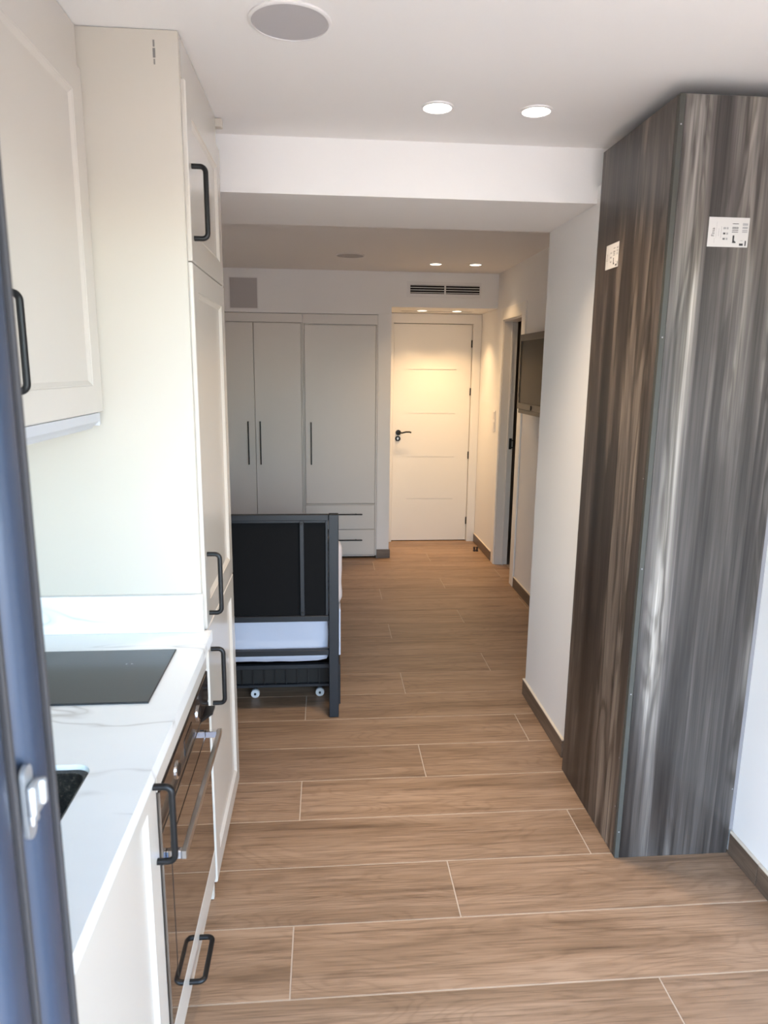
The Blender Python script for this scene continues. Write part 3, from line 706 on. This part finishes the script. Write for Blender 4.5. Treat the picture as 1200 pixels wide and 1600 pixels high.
# ------------------------------------------------------------------ television
tv = thing('television', 'flat television with bronze bezel mounted on hallway wall behind the pillar', 'television', (1.38, 4.44, 1.335))
y0, y1, z0, z1 = 4.05, 4.835, 1.364, 1.860
ys = [y0, y0 + .030, y1 - .030, y1]; zz = [z0, z0 + .040, z1 - .042, z1]
obj('bezel', relief(ys, zz, lambda i, j: -.006 if (i == 1 and j == 1) else 0.0, fxn(1.330), -.028), BEZEL, tv)
obj('screen', B(1.3352, 1.3358, y0 + .031, y1 - .031, z0 + .041, z1 - .043), SCREEN, tv)
obj('screen_border', B(1.3340, 1.3350, y1 - .052, y1 - .031, z0 + .041, z1 - .043), BLACKM, tv)
obj('back_cover', B(1.3585, 1.395, y0 + .03, y1 - .03, z0 + .01, z1 - .03, .006, 2), BLACKM, tv)
obj('side_strip', B(1.332, 1.357, y1 + .0002, y1 + .004, z0, z1, .001, 1), SILVER, tv)
obj('speaker_bar', B(1.336, 1.380, y0 + .02, y1 - .012, 1.335, 1.3635, .003, 2), BLACKM, tv)
sn_ = BM(); lathe(sn_, (1.3298, 4.50, 1.383), [(.016, 0), (.016, -.003), (.012, -.005)], 20, 'x'); obj('sensor', sn_, BLACKM, tv, True)
obj('wall_bracket', B(1.3955, XH - .0006, 4.34, 4.54, 1.52, 1.72), BLACKM, tv)

# ------------------------------------------------------------------ small wall and ceiling things
sw = thing('light_switch', 'white double light switch on wall beside the side doorway', 'switch', (XH, 5.88, 1.16))
obj('plate', B(XH - .008, XH - .0004, 5.838, 5.922, 1.118, 1.292, .002, 2), RIM, sw)
for z in (1.165, 1.250): obj('rocker', B(XH - .0125, XH - .0082, 5.852, 5.908, z - .030, z + .030, .0015, 1), RIM, sw)
ds = thing('door_stop', 'small dark twin door stop on floor beside entrance door', 'door stop', (1.364, 6.125, 0))
for x in (1.352, 1.378): obj('bumper', lathe(BM(), (x, 6.125, 0), [(.011, .0002), (.012, .006), (.009, .012), (.0075, .024), (.0105, .030), (.0105, .038), (.006, .042)], 20), mat('dark_brown_rubber', (.035, .02, .014), .5), ds, True)
obj('bridge', B(1.352, 1.378, 6.121, 6.129, .010, .014), BLACKM, ds)

def speaker(label, x, y, z, r):
    t = thing('ceiling_speaker', label, 'speaker', (x, y, z))
    obj('rim', lathe(BM(), (x, y, z), [(r, -.0003), (r, -.004), (r - .003, -.006), (r - .007, -.006), (r - .007, -.0003)], 56, 'z', True), RIM, t, True)
    obj('grille', disc(BM(), (x, y, z - .0006), r - .0072, -.0035, 56, 'z', .001), SPKG, t, True)
speaker('round grey ceiling speaker over the kitchen, top left of photo', -.077, 1.855, H, .0975)
speaker('small distant round grey ceiling speaker over the bedroom', .182, 5.15, H2, .100)

def downlight(label, x, y, z, r, led, color, power, group, spread=100):
    t = thing('downlight', label, 'downlight', (x, y, z), group)
    obj('trim_ring', lathe(BM(), (x, y, z), [(r + .007, -.0003), (r + .006, -.004), (r, -.006), (r - .001, -.0003)], 40, 'z', True), RIM, t, True)
    obj('diffuser', disc(BM(), (x, y, z - .0004), r - .0015, -.0030, 40, 'z'), led, t)
    ld = bpy.data.lights.new('lamp', 'AREA'); ld.shape = 'DISK'; ld.size = r * 1.9; ld.energy = power; ld.color = color; ld.spread = math.radians(spread)
    lo = bpy.data.objects.new('lamp', ld); COL.objects.link(lo); lo.parent = t; lo.location = (0, 0, -.008)
downlight('lit kitchen downlight left of the pair before the beam', .352, 2.357, H, .044, LED_K, WARM_K, DL_KITCHEN, 'kitchen downlights', 95)
downlight('lit kitchen downlight right of the pair, nearer the wood column', .663, 2.352, H, .044, LED_K, WARM_K, DL_KITCHEN, 'kitchen downlights', 95)
downlight('lit bedroom ceiling downlight left of the pair above the air grille', .830, 5.449, H2, .042, LED_B, WARM, DL_BED, 'bedroom downlights')
downlight('lit bedroom ceiling downlight right of the pair, nearer the hallway wall', 1.127, 5.433, H2, .042, LED_B, WARM, DL_BED, 'bedroom downlights')
downlight('lit recess downlight left above the entrance door, near the lever side', .835, 6.19, ZS, .040, LED_B, WARM, DL_HALL, 'entrance downlights', 97)
downlight('lit recess downlight right above the entrance door, near the hinge side', 1.136, 6.19, ZS, .040, LED_B, WARM, DL_HALL, 'entrance downlights', 97)

ac = thing('air_grille', 'white air conditioning grille with dark slots above entrance recess', 'grille', (.977, YF, 2.26))
gx = [.671, .697, .978, .990, 1.271, 1.283]; gz = [2.202, 2.228, 2.299, 2.322]; YG = YF - .003
fr = BM()
for a in ((gx[0], gx[5], gz[0], gz[1]), (gx[0], gx[5], gz[2], gz[3]), (gx[0], gx[1], gz[1], gz[2]), (gx[2], gx[3], gz[1], gz[2]), (gx[4], gx[5], gz[1], gz[2])): box(fr, a[0], a[1], YG - .010, YG - .0004, a[2], a[3])
obj('frame', fr, RIM, ac); obj('backing', B(gx[1], gx[4], YG - .0020, YG - .0005, gz[1], gz[2]), DARK, ac)
for xa, xb in ((gx[1], gx[2]), (gx[3], gx[4])):
    for k in range(4):
        z = gz[1] + .006 + k * .0192
        lv = BM(); loft(lv, [[(x, YG - .0095, z), (x, YG - .0025, z + .005), (x, YG - .0025, z + .0065), (x, YG - .0095, z + .0045)] for x in (xa, xb)]); obj('slat', lv, RIM, ac)
sl = thing('slot_diffuser', 'thin dark slot diffuser in soffit between entrance downlights', 'grille', (.975, 6.27, ZS))
obj('frame', B(.655, 1.295, 6.262, 6.284, ZS - .003, ZS - .0004), RIM, sl); obj('slot', B(.667, 1.283, 6.268, 6.278, ZS - .0042, ZS - .0032), DARK, sl)
hp_ = thing('access_panel', 'square grey access panel in wall above the left wardrobe', 'panel', (-.645, YF, 2.09))
obj('frame', relief([-.762, -.753, -.536, -.527], [2.081, 2.090, 2.323, 2.332], lambda i, j: -.002 if (i == 1 and j == 1) else 0.0, fy(YF - .0075), -.004), RIM, hp_)
obj('cover', B(-.7525, -.5365, YF - .0070, YF - .0056, 2.0905, 2.3225), HATCH, hp_)
